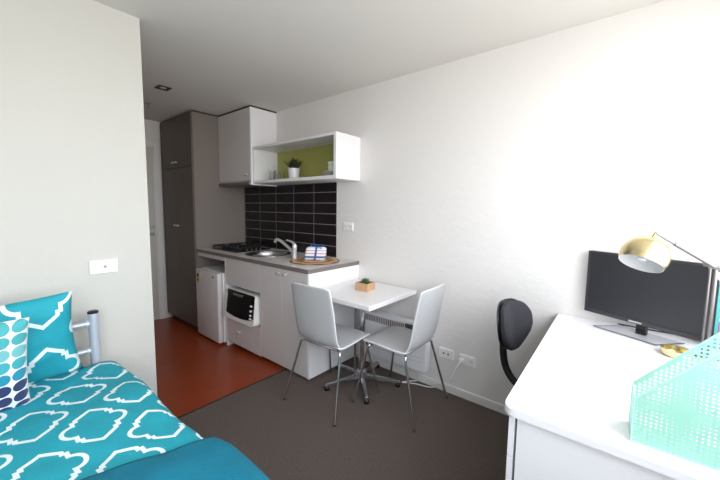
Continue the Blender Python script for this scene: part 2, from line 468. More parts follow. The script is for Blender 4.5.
# worktop with sink cut out
SX, SY, SR = -.955, -.295, .205
def worktop():
    bm = bmesh.new(); n = 48
    x0, x1, y0, y1 = -1.850, .004, -.612, -.0005
    for z in (.868, .902):
        pass
    outer = [];
    def ray(a):
        dx, dy = math.cos(a), math.sin(a); ts = []
        if dx > 1e-9: ts.append((x1-SX)/dx)
        if dx < -1e-9: ts.append((x0-SX)/dx)
        if dy > 1e-9: ts.append((y1-SY)/dy)
        if dy < -1e-9: ts.append((y0-SY)/dy)
        tt = min(ts); return (SX+dx*tt, SY+dy*tt)
    angs = sorted([2*PI*i/n for i in range(n)]+[math.atan2(y-SY, x-SX) % (2*PI) for x in (x0, x1) for y in (y0, y1)])
    L = {}
    for z in (.868, .902):
        L[z] = ([bm.verts.new(ray(a)+(z,)) for a in angs], [bm.verts.new((SX+math.cos(a)*SR, SY+math.sin(a)*SR, z)) for a in angs])
    N = len(angs)
    for i in range(N):
        j = (i+1) % N
        for z in (.868, .902):
            o, q = L[z]; bm.faces.new((o[i], o[j], q[j], q[i]))
        f = bm.faces.new((L[.868][0][i], L[.868][0][j], L[.902][0][j], L[.902][0][i])); f.material_index = 1
        bm.faces.new((L[.868][1][i], L[.868][1][j], L[.902][1][j], L[.902][1][i]))
    return bm
w = obj('worktop', worktop(), [WORK, WORKEDGE]); tag(w, 'grey laminate kitchen worktop with darker edge', 'worktop')
# sink
t = thing('sink', 'round stainless steel sink set in the grey worktop', 'sink', (SX, SY, .902))
bm = bmesh.new(); lathe(bm, [(SR+.022, .000), (SR+.022, .002), (SR+.002, .004), (SR-.012, .002), (SR-.018, -.01), (SR-.022, -.03)], 48)
obj('rim', bm, STEEL, t, smooth=True)
bm = bmesh.new(); lathe(bm, [(SR-.021, -.028), (SR-.028, -.12), (SR-.055, -.145), (.03, -.15), (0, -.15)], 48)
obj('bowl', bm, mat('sink_bowl', (165, 163, 162), .38, 1), t, smooth=True)
bm = bmesh.new(); lathe(bm, [(.036, -.149), (.034, -.145), (.022, -.147), (0, -.147)], 24)
obj('drain', bm, BRUSH, t, smooth=True)
# tap
TAPM = mat('tap_metal', (232, 232, 234), .3, .55)
TX, TY = -.49, -.335
t = thing('kitchen_tap', 'silver mixer tap with long spout beside the round sink', 'tap', (TX, TY, .902))
bm = bmesh.new(); lathe(bm, [(0, 0), (.027, 0), (.027, .006), (.021, .012), (.019, .09), (.021, .095), (.021, .125), (.017, .135), (0, .138)], 24)
obj('body', bm, TAPM, t, smooth=True)
bm = bmesh.new(); tube(bm, [(-.012, .003, .05), (-.06, .01, .075), (-.16, .02, .118), (-.26, .03, .152), (-.325, .035, .155), (-.345, .037, .128)], .014, 12, smooth=6)
obj('spout', bm, TAPM, t, smooth=True)
bm = bmesh.new(); tube(bm, [(0, 0, .132), (-.04, .0, .155), (-.11, -.005, .168)], .007, 10, smooth=5, radii=(.014, .007))
obj('lever', bm, TAPM, t, smooth=True)
# cooktop
HX, HY = -1.49, -.275
t = thing('gas_cooktop', 'four burner gas cooktop with black trivets on the worktop', 'cooktop', (HX, HY, .902))
t.scale = (.97, .92, 1)
obj('plate', B(-.27, .27, -.235, .235, 0, .008, bev=.003), BLACK, t)
for sx in (-1, 1):
    for sy in (-1, 1):
        bm = bmesh.new(); c = (sx*.13, sy*.115, .008)
        lathe(bm, [(0, .0), (.045, 0), (.045, .01), (.036, .012), (.036, .02), (.03, .024), (0, .024)], 24, c)
        obj('burner', bm, IRON, t, smooth=True)
        bm = bmesh.new(); w = .105
        for a in (-1, 1):
            box(bm, c[0]-w, c[0]+w, c[1]+a*w-.005, c[1]+a*w+.005, .036, .046)
            box(bm, c[0]+a*w-.005, c[0]+a*w+.005, c[1]-w, c[1]+w, .036, .046)
            box(bm, c[0]+a*.075-.035, c[0]+a*.075+.035, c[1]-.004, c[1]+.004, .036, .048)
            box(bm, c[0]-.004, c[0]+.004, c[1]+a*.075-.035, c[1]+a*.075+.035, .036, .048)
            for b in (-1, 1): box(bm, c[0]+a*w-.006, c[0]+a*w+.006, c[1]+b*w-.006, c[1]+b*w+.006, .008, .042)
        obj('trivet', bm, IRON, t)
for i in range(4):
    bm = bmesh.new(); lathe(bm, [(0, 0), (.016, 0), (.014, .02), (0, .022)], 16, (.25, -.09+i*.06, .008))
    obj('knob', bm, PLASTB, t, smooth=True)
# fridge
t = thing('bar_fridge', 'small white bar fridge under the worktop next to the tall cabinet', 'fridge', (-1.52, -.35, 0))
fx0, fx1 = -1.775, -1.29
P('body', B(fx0, fx1, -.61, -.1, -.03, .70, bev=.006), PLASTW, t)
d = P('door', B(fx0, fx1, -.665, -.614, -.028, .70, bev=.014, seg=3), mat('fridge_door', (216, 210, 210), .35), t, smooth=True)
P('foot', B(fx0+.03, fx0+.07, -.58, -.54, -.056, -.028), PLASTB, t); P('foot', B(fx1-.07, fx1-.03, -.58, -.54, -.050, -.028), PLASTB, t)
P('badge', B(-1.40, -1.365, -.6675, -.6645, .645, .66, bev=.001), LBLACK, d)
l = P('energy_label', B(-1.745, -1.69, -.6675, -.6645, .55, .65), YEL, t)
bm = bmesh.new(); cyl(bm, (-1.717, -.6675, .632), (-1.717, -.6688, .632), .018, seg=20); P('print', bm, LBLACK, l)
P('print', B(-1.735, -1.70, -.6688, -.6675, .575, .585), LBLACK, l)
P('paper_label', B(-1.665, -1.63, -.6675, -.6645, .60, .675), PAGES, d)
# microwave
t = thing('microwave', 'white microwave with black glass door standing in the cabinet niche', 'microwave', (-.955, -.35, .278))
def mw_ring(y, sx, z0, z1, cx=-.95):
    pts = []; n = 24
    for i in range(n*4):
        a = 2*PI*i/(n*4); e = .22
        px = abs(math.cos(a))**e*math.copysign(1, math.cos(a)); pz = abs(math.sin(a))**e*math.copysign(1, math.sin(a))
        pts.append((px, pz))
    return [(cx+p*sx*(1-.03*q), y, (z0+z1)/2+q*(z1-z0)/2) for p, q in pts]
def mw_body():
    bm = bmesh.new(); rings = []
    for y, sx, z0, z1 in ((-.10, .255, .279, .56), (-.55, .262, .279, .565), (-.60, .268, .281, .57), (-.625, .262, .286, .566)):
        rings.append([bm.verts.new((x, yy-.03*max(0, (.52-z)/.25)*(1 if y < -.56 else 0), z)) for x, yy, z in mw_ring(y, sx, z0, z1)])
    for a, b in zip(rings, rings[1:]):
        n = len(a)
        for i in range(n): bm.faces.new((a[i], a[(i+1) % n], b[(i+1) % n], b[i]))
    bm.faces.new(rings[0]); bm.faces.new(rings[-1])
    return bm
P('body', mw_body(), PLASTW, t, smooth=True)
def mw_plate(x0, x1, z0, z1, off, th, r=.03, curve=.02):
    bm = bmesh.new(); n = 12; g = []
    def yy(z): return -.625-.03*max(0, (.52-z)/.25)
    F = []; K = []
    for i in range(n+1):
        u = i/n; rf = []; rk = []
        for j in range(n+1):
            v = j/n; x = x0+(x1-x0)*u
            zb = z0-curve*(1-(2*u-1)**2)+.012*(2*u-1)**4*0
            z = zb+(z1-zb)*v
            cx = 1-.05*(1-v)*0
            rf.append(bm.verts.new((x, yy(z)-off-th, z))); rk.append(bm.verts.new((x, yy(z)-off+.004, z)))
        F.append(rf); K.append(rk)
    for i in range(n):
        for j in range(n):
            bm.faces.new((F[i][j], F[i+1][j], F[i+1][j+1], F[i][j+1])); bm.faces.new((K[i][j], K[i][j+1], K[i+1][j+1], K[i+1][j]))
    for i in range(n):
        for e in (0, n):
            bm.faces.new((F[i][e], F[i+1][e], K[i+1][e], K[i][e])); bm.faces.new((F[e][i], F[e][i+1], K[e][i+1], K[e][i]))
    return bm
d = P('door', mw_plate(-1.155, -.722, .345, .568, .001, .006), GLASSB, t, smooth=True)
P('control_panel', mw_plate(-.720, -.698, .36, .566, .001, .005, curve=0), GLASSB, t, smooth=True)
for i, z in enumerate((.475, .43, .39, .36)):
    bm = bmesh.new()
    y = -.632-.03*max(0, (.52-z)/.25)
    box(bm, -.745, -.722, y-.009, y+.003, z-.008, z+.008, bev=.002)
    P('button', bm, PLASTW, t)
P('door_handle', B(-1.03, -.88, -.648, -.63, .53, .55, bev=.006), BRUSH, d)
# board, towel parcel
BX, BY = -.272, -.285
m_ = obj('round_placemat', (lambda bm: (lathe(bm, [(0, 0), (.215, 0), (.22, .003), (.216, .007), (0, .007)], 56), bm)[1])(bmesh.new()), RINGS, loc=(BX, BY, .9025), smooth=True)
tag(m_, 'round woven placemat in brown and orange rings lying on the worktop', 'placemat')
t = thing('towel_parcel', 'bundle of striped tea towels tied with blue ribbon on the round placemat', 'towel bundle', (-.295, -.265, .910), R(36))
bm = bmesh.new()
vs = box(bm, -.098, .098, -.05, .05, 0, .135, bev=.03, seg=4)
for v in bm.verts:
    k_ = v.co.z/.135; v.co.x = v.co.x*(1.0-.06*k_)+.016*k_; v.co.y *= (1-.25*k_)
    v.co += Vector(noise.noise_vector(v.co*30))*.004
obj('towels', bm, TOWEL, t, smooth=True, auto=False)
t.scale = (.98, .98, .86)
bm = bmesh.new(); box(bm, -.002, .016, -.052, .052, .002, .136, bev=.004)
for v in bm.verts:
    k_ = v.co.z/.135; v.co.y *= (1-.22*k_); v.co.x += .016*k_
rb = obj('ribbon', bm, RIBBON, t)
bm = bmesh.new()
for s in (-1, 1): tube(bm, [(.022, 0, .137), (.022+s*.025, -.01, .16), (.022+s*.055, -.012, .156), (.022+s*.05, 0, .14), (.022, 0, .137)], .005, 8, smooth=5)
tube(bm, [(.022, -.004, .140), (.04, -.03, .146), (.07, -.05, .12)], .004, 8, smooth=4)
obj('bow', bm, RIBBON, rb, smooth=True)

# ---- shelf contents
ZS = 1.6425
g0 = thing('drinking_glass', 'clear tumbler at the left end of the open shelf', 'glass', (-1.09, -.14, ZS), 0, 'glasses on the open shelf')
bm = bmesh.new(); lathe(bm, [(0, 0), (.026, 0), (.034, .112), (.032, .112), (.024, .008), (0, .008)], 28)
obj('tumbler', bm, GLASS, g0, smooth=True)
dup(g0, (-1.01, -.20, ZS), 0, 'clear tumbler, the nearest to the front of the three on the shelf', 'glasses on the open shelf')
dup(g0, (-.945, -.13, ZS), 0, 'clear tumbler, closest to the small potted plant on the shelf', 'glasses on the open shelf')
t = thing('potted_plant', 'spiky dark green plant in white pot on the open shelf', 'potted plant', (-.715, -.155, ZS))
bm = bmesh.new(); lathe(bm, [(0, 0), (.037, 0), (.045, .085), (.041, .085), (.038, .07), (0, .07)], 32)
obj('pot', bm, CERAM, t, smooth=True)
t.scale = (1.3, 1.3, 1.3)
bm = bmesh.new(); lathe(bm, [(0, .071), (.038, .071), (.036, .0755), (0, .076)], 20); obj('soil', bm, SOIL, t)
def blade(bm, base, d, L, w, bend=.3, seg=5):
    base = Vector(base); d = Vector(d).normalized(); s = d.cross(Vector((0, 0, 1)))
    s = s.normalized() if s.length > 1e-3 else Vector((1, 0, 0))
    up = s.cross(d).normalized(); prev = None
    for i in range(seg+1):
        u = i/seg; ww = w*(1-u)**.7*(.6+.8*math.sin(min(1, u*1.6)*PI/2)) if i < seg else .0004
        out = Vector((d.x, d.y, 0)); c = base+d*L*u+out*bend*L*u*u*.5
        ring = [bm.verts.new(c+s*ww), bm.verts.new(c+up*ww*.3), bm.verts.new(c-s*ww), bm.verts.new(c-up*ww*.25)]
        if prev:
            for k in range(4): bm.faces.new((prev[k], prev[(k+1) % 4], ring[(k+1) % 4], ring[k]))
        else: bm.faces.new(ring)
        prev = ring
    bm.faces.new(prev[::-1])
bm = bmesh.new()
for i in range(80):
    a = random.random()*2*PI; tl = random.uniform(.05, .95)
    blade(bm, (math.cos(a)*.015*tl, math.sin(a)*.015*tl, .07), (math.cos(a)*tl, math.sin(a)*tl, 1), random.uniform(.065, .105), .007, .5)
obj('leaves', bm, LEAF, t)
# saucers and cups
pl = obj('saucer', (lambda bm: (lathe(bm, [(0, 0), (.035, 0), (.06, .009), (.06, .011), (.034, .004), (0, .004)], 32), bm)[1])(bmesh.new()), CHINA, loc=(-.235, -.15, ZS), smooth=True)
tag(pl, 'pale china saucer at the bottom of the stack on the shelf', 'saucer', 'saucers on the open shelf')
for i, lb in enumerate(('pale china saucer, second from the bottom of the shelf stack', 'pale china saucer, third from the bottom of the shelf stack', 'pale china saucer, second from the top under the cups', 'pale china saucer topmost of the stack, right beneath the lower cup')):
    dup(pl, (-.235, -.15, ZS+.0115*(i+1)), 0, lb, 'saucers on the open shelf')
t = thing('cup', 'lower of two pale green cups stacked on the saucers', 'cup', (-.2, -.15, ZS+.0505), R(150), 'cups on the open shelf')
bm = bmesh.new(); lathe(bm, [(0, 0), (.024, 0), (.033, .012), (.037, .045), (.034, .045), (.03, .012), (0, .006)], 28)
obj('bowl', bm, CHINA, t, smooth=True)
bm = bmesh.new(); tube(bm, [(.034, 0, .038), (.055, 0, .036), (.055, 0, .018), (.033, 0, .014)], .0035, 8, smooth=5); obj('handle', bm, CHINA, t, smooth=True)
dup(t, (-.2, -.15, ZS+.0505+.0395), R(150), 'upper of two pale green cups stacked on the saucers', 'cups on the open shelf')

# ================================================================ WALL FITTINGS
def plate(name, label, cat, x, z, w=.115, h=.072, group=None):
    t = thing(name, label, cat, (x, -.0005, z), 0, group)
    obj('cover_plate', B(-w/2, w/2, -.010, 0, -h/2, h/2, bev=.003), PLASTW, t)
    return t
GREY = mat('socket_slots', (70, 68, 70), .6)
def slot3(bm, x):
    for a, dx in ((R(28), -.006), (R(-28), .006)):
        box(bm, -.0012, .0012, -.0112, -.0095, -.005, .005, M=Matrix.Translation((x+dx, 0, .004)) @ Matrix.Rotation(a, 4, 'Y'))
    box(bm, x-.0012, x+.0012, -.0112, -.0095, -.013, -.005)
t = plate('wall_socket', 'white two-hole data socket plate low on the wall, nearer the chair', 'socket', .868, .295)
for s in (-1, 1): obj('port', B(s*.018-.006, s*.018+.006, -.0115, -.0095, -.006, .006, bev=.002), GREY, t)
t = plate('power_outlet', 'white double power outlet with a plug in it, low on the wall', 'power outlet', 1.032, .290)
for s in (-1, 1): bm = bmesh.new(); slot3(bm, s*.03); obj('socket_slots', bm, GREY, t)
for s in (-1, 1): obj('switch', B(s*.03-.006, s*.03+.006, -.0135, -.0095, .017, .029, bev=.0015), PLASTW, t)
t = plate('power_outlet', 'white double power outlet on the wall right of the black tiles', 'power outlet', -.128, 1.205)
for s in (-1, 1): bm = bmesh.new(); slot3(bm, s*.03); obj('socket_slots', bm, GREY, t)
for s in (-1, 1): obj('switch', B(s*.03-.006, s*.03+.006, -.0135, -.0095, .017, .029, bev=.0015), PLASTW, t)
t = thing('wall_socket', 'white wall plate with small round jack above the bed post', 'socket', (XB+.0005, -1.793, 1.043))
obj('cover_plate', B(0, .011, -.0625, .0625, -.036, .036, bev=.003), PLASTW, t)
bm = bmesh.new(); cyl(bm, (.010, .004, 0), (.016, .004, 0), .007, seg=18); cyl(bm, (.016, .004, 0), (.0175, .004, 0), .003, seg=10)
obj('jack', bm, mat('jack_metal', (150, 150, 145), .35, .6), t, smooth=True)
# plug and lead
t = thing('power_lead', 'white plug and lead drooping from the outlet to the floor along the wall', 'power cord', (1.0, -.012, .285))
bm = bmesh.new(); box(bm, 1.000-.02, 1.000+.016, -.044, -.0118, .272, .303, bev=.006)
P('plug', bm, PLASTW, t, smooth=True)
bm = bmesh.new()
tube(bm, [(.995, -.044, .283), (.985, -.075, .26), (.95, -.085, .18), (.90, -.08, .105), (.84, -.06, .05), (.76, -.05, .01), (.66, -.07, .006), (.60, -.10, .006), (.56, -.12, .006), (.60, -.06, .006), (.66, -.045, .03), (.67, -.05, .1), (.67, -.055, .127)], .0042, 8, smooth=8)
P('cable', bm, PLASTW, t, smooth=True)
# heater
t = thing('panel_heater', 'white electric panel heater mounted on the wall behind the table', 'heater', (.46, -.05, .13))
hx0, hx1 = .10, .745
P('casing', B(hx0, hx1, -.095, -.018, .128, .497, bev=.006), mat('heater_white', (234, 234, 238), .4), t)
P('bracket', B(hx0+.06, hx1-.06, -.018, -.0005, .2, .45), BRUSH, t)
P('grille', B(hx0+.02, .553, -.0965, -.094, .42, .478), mat('grille_grey', (205, 200, 202), .5), t)
bm = bmesh.new(); n = 0; x = hx0+.028
while x < .545:
    box(bm, x, x+.008, -.0975, -.0962, .426, .472); x += .018
P('grille_slots', bm, mat('slot_dark', (96, 92, 94), .7), t)
c = P('control_panel', B(.560, .640, -.0985, -.094, .418, .48, bev=.001), mat('heater_dark', (62, 58, 60), .4), t)
bm = bmesh.new()
for i in range(2):
    for j in range(2): box(bm, .567+i*.036, .597+i*.036, -.101, -.098, .425+j*.027, .447+j*.027, bev=.001)
P('button', bm, mat('btn', (92, 86, 88), .5), c)
bm = bmesh.new()
for z in (.20, .235): box(bm, hx0+.03, hx1-.03, -.0958, -.0949, z, z+.002)
P('seam', bm, mat('seamline', (170, 170, 174), .6), t)
# ceiling fittings
t = thing('downlight', 'square dark recessed downlight in the ceiling over the kitchen passage', 'ceiling light', (-1.377, -1.062, H-.001))
bm = bmesh.new()
w = .052
for a, b, c_, d_ in ((-w, w, -w, -w+.012), (-w, w, w-.012, w), (-w, -w+.012, -w+.012, w-.012), (w-.012, w, -w+.012, w-.012)): box(bm, a, b, c_, d_, -.006, 0)
obj('frame', bm, mat('dark_fitting', (58, 50, 46), .4), t)
obj('recess', B(-w+.012, w-.012, -w+.012, w-.012, -.002, 0), IRON, t)
bm = bmesh.new(); lathe(bm, [(0, -.006), (.012, -.008), (.026, -.003), (.028, -.002)], 24); obj('bulb', bm, mat('bulb_glass', (220, 220, 215), .2), t, smooth=True)
t = thing('sprinkler', 'small metal sprinkler head on the ceiling by the entrance door', 'sprinkler', (-1.98, -.985, H-.0005))
bm = bmesh.new(); lathe(bm, [(0, 0), (.028, 0), (.026, -.005), (.01, -.008), (.01, -.02), (0, -.02)], 20); obj('base', bm, BRUSH, t, smooth=True)
bm = bmesh.new(); tube(bm, [(.009, 0, -.018), (.012, 0, -.035), (.002, 0, -.045), (-.012, 0, -.035), (-.009, 0, -.018)], .0025, 6); lathe(bm, [(0, -.045), (.016, -.046), (0, -.048)], 14); obj('deflector', bm, BRUSH, t)

# ================================================================ DINING TABLE
TCX, TCY = .308, -.322
t = thing('dining_table', 'small square white table on a chrome pedestal against the wall', 'table', (TCX, TCY, 0))
obj('table_top', B(-.302, .302, -.302, .302, .708, .74, bev=.004), mat('table_white', (238, 237, 238), .3), t)
bm = bmesh.new()
lathe(bm, [(0, .045), (.03, .045), (.036, .048), (.036, .10), (.030, .11), (.025, .112), (.025, .695), (0, .695)], 28)
obj('column', bm, CHROME, t, smooth=True)
bm = bmesh.new(); cyl(bm, (-.045, -.03, .06), (-.045, -.03, .697), .008, seg=14); obj('support_rod', bm, LAMPM, t, smooth=True)
bm = bmesh.new(); box(bm, -.13, .13, -.02, .02, .695, .707); box(bm, -.02, .02, -.13, .13, .695, .7069)
obj('bracket', bm, BRUSH, t)
for i in range(5):
    a = R(-43.5+72*i); dx, dy = math.cos(a), math.sin(a)
    bm = bmesh.new(); r1 = .300
    Mx = Matrix.Rotation(a, 4, 'Z')
    v0 = [(.02, -.022, .042), (.02, .022, .042), (r1, .014, .026), (r1, -.014, .026)]
    v1 = [(.02, -.016, .078), (.02, .016, .078), (r1, .009, .050), (r1, -.009, .050)]
    A = [bm.verts.new(Mx @ Vector(p)) for p in v0]; C = [bm.verts.new(Mx @ Vector(p)) for p in v1]
    for k in range(4): bm.faces.new((A[k], A[(k+1) % 4], C[(k+1) % 4], C[k]))
    bm.faces.new(A[::-1]); bm.faces.new(C)
    bmesh.ops.bevel(bm, geom=list(bm.edges), offset=.004, segments=2, affect='EDGES')
    lg = obj('leg', bm, STEEL, t, smooth=True)
    bm = bmesh.new(); lathe(bm, [(0, 0.001), (.02, .001), (.02, .02), (.012, .03), (0, .03)], 18, (dx*(r1-.012), dy*(r1-.012), 0)); obj('foot_pad', bm, PLASTB, lg, smooth=True)
# succulent on the table
t = thing('potted_succulent', 'green succulent in a square pale wooden pot on the white table', 'potted plant', (.303, -.285, .7405), R(6))
bm = bmesh.new()
t.scale = (1.22, 1.22, 1.15)
w, hh = .046, .052
box(bm, -w, w, -w, w, 0, .006); 
for a, b, c_, d_ in ((-w, w, -w, -w+.008), (-w, w, w-.008, w), (-w, -w+.008, -w+.008, w-.008), (w-.008, w, -w+.008, w-.008)): box(bm, a, b, c_, d_, .006, hh)
obj('pot', bm, WOOD, t)
obj('soil', B(-w+.008, w-.008, -w+.008, w-.008, .006, .045), SOIL, t)
bm = bmesh.new()
for k, (n, el, L) in enumerate(((9, 18, .048), (8, 38, .042), (6, 58, .034), (4, 78, .024))):
    for i in range(n):
        a = 2*PI*i/n+k*.5; e = R(el)
        blade(bm, (0, 0, .043+.004*k), (math.cos(a)*math.cos(e), math.sin(a)*math.cos(e), math.sin(e)), L, .010, -.2)
obj('rosette', bm, SUCC, t)

# ================================================================ CHAIRS
def make_chair():
    t = thing('dining_chair', '', 'chair', (0, 0, 0), 0, 'grey dining chairs')
    prof = [(.212, .440), (.200, .452), (.12, .456), (0, .448), (-.09, .442), (-.135, .446), (-.168, .468), (-.186, .51), (-.198, .58), (-.212, .68), (-.228, .78), (-.243, .868)]
    W = [.172, .188, .197, .197, .192, .188, .184, .182, .182, .182, .179, .172]
    pts = smoothpath([(a, 0, b) for a, b in prof], 4)
    wi = smoothpath([(w_, 0, 0) for w_ in W], 4)
    bm = bmesh.new(); rows = []; nw = 14
    N = len(pts)
    for i, (p, w_) in enumerate(zip(pts, wi)):
        row = []
        tt = i/(N-1)
        cup = .012*(1-abs(2*tt-1)) + (.014 if tt > .5 else .0)
        # rounded corners at both ends
        for j in range(nw+1):
            s = -1+2*j/nw
            q = p.copy()
            wx = w_.x
            q.y = s*wx
            if tt > .5: q.x += cup*s*s
            else: q.z += cup*.6*s*s
            if i >= N-3: 
                k = (i-(N-4))/3; q.z -= .010*abs(s)**6*k
            if i <= 2: q.x -= .02*abs(s)**5*(3-i)/3
            row.append(bm.verts.new(q))
        rows.append(row)
    for a, b in zip(rows, rows[1:]):
        for j in range(nw): bm.faces.new((a[j], a[j+1], b[j+1], b[j]))
    o = obj('seat_shell', bm, [CHAIRM, CHAIRE], t, smooth=True, auto=False)
    md = o.modifiers.new('s', 'SOLIDIFY'); md.thickness = .011; md.offset = 0; md.material_offset_rim = 1
    bv = o.modifiers.new('b', 'BEVEL'); bv.width = .002; bv.segments = 1; bv.limit_method = 'ANGLE'; bv.angle_limit = R(50)
    def leg(p0, p1, p2):
        bm = bmesh.new(); tube(bm, [p0, p1, p2], .0085, 10); return bm
    for sx, bx, tx in ((1, .246, .15), (-1, -.246, -.125)):
        for s in (-1, 1):
            y0 = s*.11; y1 = s*.150; y2 = s*.238
            bm = bmesh.new()
            tube(bm, smoothpath([(tx, y0, .430), (tx, s*.158, .430), (tx+sx*.010, s*.180, .420), (tx+sx*.018, s*.188, .385)], 5)+[Vector((bx, y2, .006))], .0085, 10)
            lg = obj('leg', bm, CHROME, t, smooth=True)
            bm = bmesh.new(); cyl(bm, (bx, y2, .001), (bx-.001, y2-s*.001, .014), .0105, seg=12); obj('foot_cap', bm, GREY, lg, smooth=True)
    bm = bmesh.new()
    for s in (-1, 1): tube(bm, [(.13, s*.115, .430), (-.125, s*.115, .430)], .0085, 8)
    for x in (.13, -.125): tube(bm, [(x, -.115, .430), (x, .115, .430)], .0085, 8)
    obj('frame', bm, CHROME, t, smooth=True)
    return t
ch = make_chair()
ch['label'] = 'light grey moulded chair with its back to the room, beside the white end panel'
ch.location = (.270, -.612, 0); ch.rotation_euler = (0, 0, R(93))
dup(ch, (.680, -.328, .0), R(181), 'light grey moulded chair standing sideways between the table and wall sockets', 'grey dining chairs')

# ================================================================ DESK
DX0, DX1, DYF, DYB, DZ0, DZ1 = 1.583, XR-.002, -1.213, -.006, .732, .76
t = thing('desk', 'large white desk with rounded corner under the window', 'desk', (1.97, -.6, 0))
pts = []
rc = .032; DXF = 1.606; DXK = 1.572
for i in range(9):
    a = PI+PI/2*i/8; pts.append((DXF+rc+math.cos(a)*rc, DYF+rc+math.sin(a)*rc))
pts += [(DX1, DYF), (DX1, DYB), (DXK, DYB)]
bm = bmesh.new(); prism(bm, pts, DZ0, DZ1); bmesh.ops.bevel(bm, geom=[e for e in bm.edges if abs(e.verts[0].co.z-e.verts[1].co.z) < 1e-5], offset=.003, segments=2, affect='EDGES')
P('desk_top', bm, DESKM, t)
P('end_panel', B(1.648, DX1-.03, -1.195, -1.177, .0, DZ0), DESKM, t)
P('end_panel', B(1.60, DX1-.03, -.05, -.032, .07, DZ0), DESKM, t)
P('back_panel', B(DX1-.03, DX1-.014, -1.177, -.05, .30, DZ0), DESKM, t)
t = thing('drawer_pedestal', 'white drawer pedestal under the near end of the desk', 'drawers', (1.9, -.95, 0))
P('body', B(1.645, 2.12, -1.172, -.77, .03, .715), LAMW, t)
for z0, z1 in ((.588, .722), (.455, .584), (.05, .451)):
    d = P('drawer', B(1.622, 1.640, -1.192, -.765, z0, z1, bev=.001), DESKM, t)
    bm = bmesh.new(); zc = z1-.04
    tube(bm, [(1.622, -1.03, zc), (1.598, -1.03, zc), (1.598, -.93, zc), (1.622, -.93, zc)], .004, 8); P('handle', bm, BRUSH, d)
for x in (1.69, 2.08):
    for y in (-1.13, -.81): P('castor', (lambda bm: (cyl(bm, (x-.012, y, .0155), (x+.012, y, .0155), .015), bm)[1])(bmesh.new()), PLASTB, t)

# monitor
ang = R(-25.4)
t = thing('monitor', 'black flat screen monitor with silver bezel standing on the white desk', 'monitor', (1.933, -.150, .7605), ang)
mw, mz0, mz1 = .252, .055, .396
obj('housing', B(-mw, mw, 0, .03, mz0, mz1, bev=.004), PLASTB, t)
bm = bmesh.new(); y0 = -.004; bz = .012
box(bm, -mw, mw, y0, .001, mz1-bz, mz1); box(bm, -mw, mw, y0, .001, mz0, mz0+.02)
box(bm, -mw, -mw+bz, y0, .001, mz0+.02, mz1-bz); box(bm, mw-bz, mw, y0, .001, mz0+.02, mz1-bz)
obj('bezel', bm, mat('bezel', (66, 64, 68), .3), t)
obj('screen', B(-mw+bz, mw-bz, -.001, .0, mz0+.02, mz1-bz), SCREEN, t)
obj('badge', B(-.035, .02, -.0052, -.004, mz0+.006, mz0+.013), mat('badge_silver', (205, 205, 210), .4), t)
bm = bmesh.new(); box(bm, -.006, .036, .002, .028, .006, mz0+.03, bev=.003); obj('neck', bm, GLASSB, t)
bm = bmesh.new()
prism(bm, [(-.158, -.078), (.115, -.078), (.16, .07), (-.09, .07)], .001, .007); bmesh.ops.bevel(bm, geom=list(bm.edges), offset=.002, segments=1, affect='EDGES')
obj('stand_base', bm, mat('smoked_glass', (200, 200, 206), .08, coat=.5), t)
bm = bmesh.new()
for (a, b) in (((-.158, -.078), (.115, -.078)), ((.115, -.078), (.16, .07)), ((-.158, -.078), (-.09, .07))): tube(bm, [a+(.0065,), b+(.0065,)], .0018, 6)
obj('stand_edge', bm, PLASTB, t)
# monitor cable
c = obj('monitor_cable', (lambda bm: (tube(bm, [(1.86, -.012, .764), (1.88, -.018, .764), (2.0, -.02, .764), (2.10, -.014, .764), (2.165, -.014, .764)], .003, 8, smooth=6), bm)[1])(bmesh.new()), PLASTB, smooth=True)
tag(c, 'thin black cable lying on the desk behind the monitor', 'cable')
# gold dish
t = obj('trinket_dish', (lambda bm: (lathe(bm, [(0, 0), (.044, 0), (.05, .006), (.052, .03), (.049, .03), (.046, .008), (0, .005)], 40), bm)[1])(bmesh.new()), GOLD, loc=(2.066, -.345, .7605), smooth=True)
tag(t, 'small round gold dish on the desk in front of the monitor', 'dish')
# lamp
LX, LY = 2.158, -.32
t = thing('desk_lamp', 'brass dome desk lamp on a thin silver stand reaching over the monitor', 'desk lamp', (LX, LY, .7605))
bm = bmesh.new(); lathe(bm, [(0, 0), (.038, 0), (.038, .012), (.032, .018), (0, .018)], 36); obj('base', bm, GOLD, t, smooth=True)
bm = bmesh.new(); tube(bm, [(0, 0, .015), (-.002, 0, .39)], .0075, 12); tube(bm, [(-.016, -.004, .017), (-.018, -.004, .39)], .0045, 8)
obj('pole', bm, LAMPM, t, smooth=True)
sc = Vector((1.928, -.455, 1.190))-Vector((LX, LY, .7605))
axis = Vector((.25, .47, .85)).normalized()   # opening faces the other way
tip = Vector((1.958, -.435, 1.288))-Vector((LX, LY, .7605))
bm = bmesh.new()
jn = Vector((-.004, 0, .392))
tube(bm, [tip, tip+(jn-tip)*.45], .0055, 10)
tube(bm, [tip+(jn-tip)*.32, jn, jn+(jn-tip).normalized()*.14], .0085, 10)
obj('arm', bm, LAMPM, t, smooth=True)
bm = bmesh.new(); cyl(bm, jn+Vector((-.02, -.0, .0)), jn+Vector((.012, 0, 0)), .010, seg=16); box(bm, jn.x-.035, jn.x+.006, -.007, .007, jn.z+.0, jn.z+.012, bev=.002)
obj('joint', bm, LAMPM, t, smooth=True)
Rr = .085
Mq = Matrix.Translation(sc) @ axis.to_track_quat('Z', 'Y').to_matrix().to_4x4()
prof = []
for i in range(19):
    a = R(-26)+(PI/2-R(-26))*i/18; prof.append((math.cos(a)*Rr if i < 18 else 0, math.sin(a)*Rr))
bm = bmesh.new(); lathe(bm, prof, 48, M=Mq); sh = obj('lamp_shade', bm, GOLD, t, smooth=True, auto=False)
prof2 = [(r*.975, z*.975-.0005) for r, z in prof]
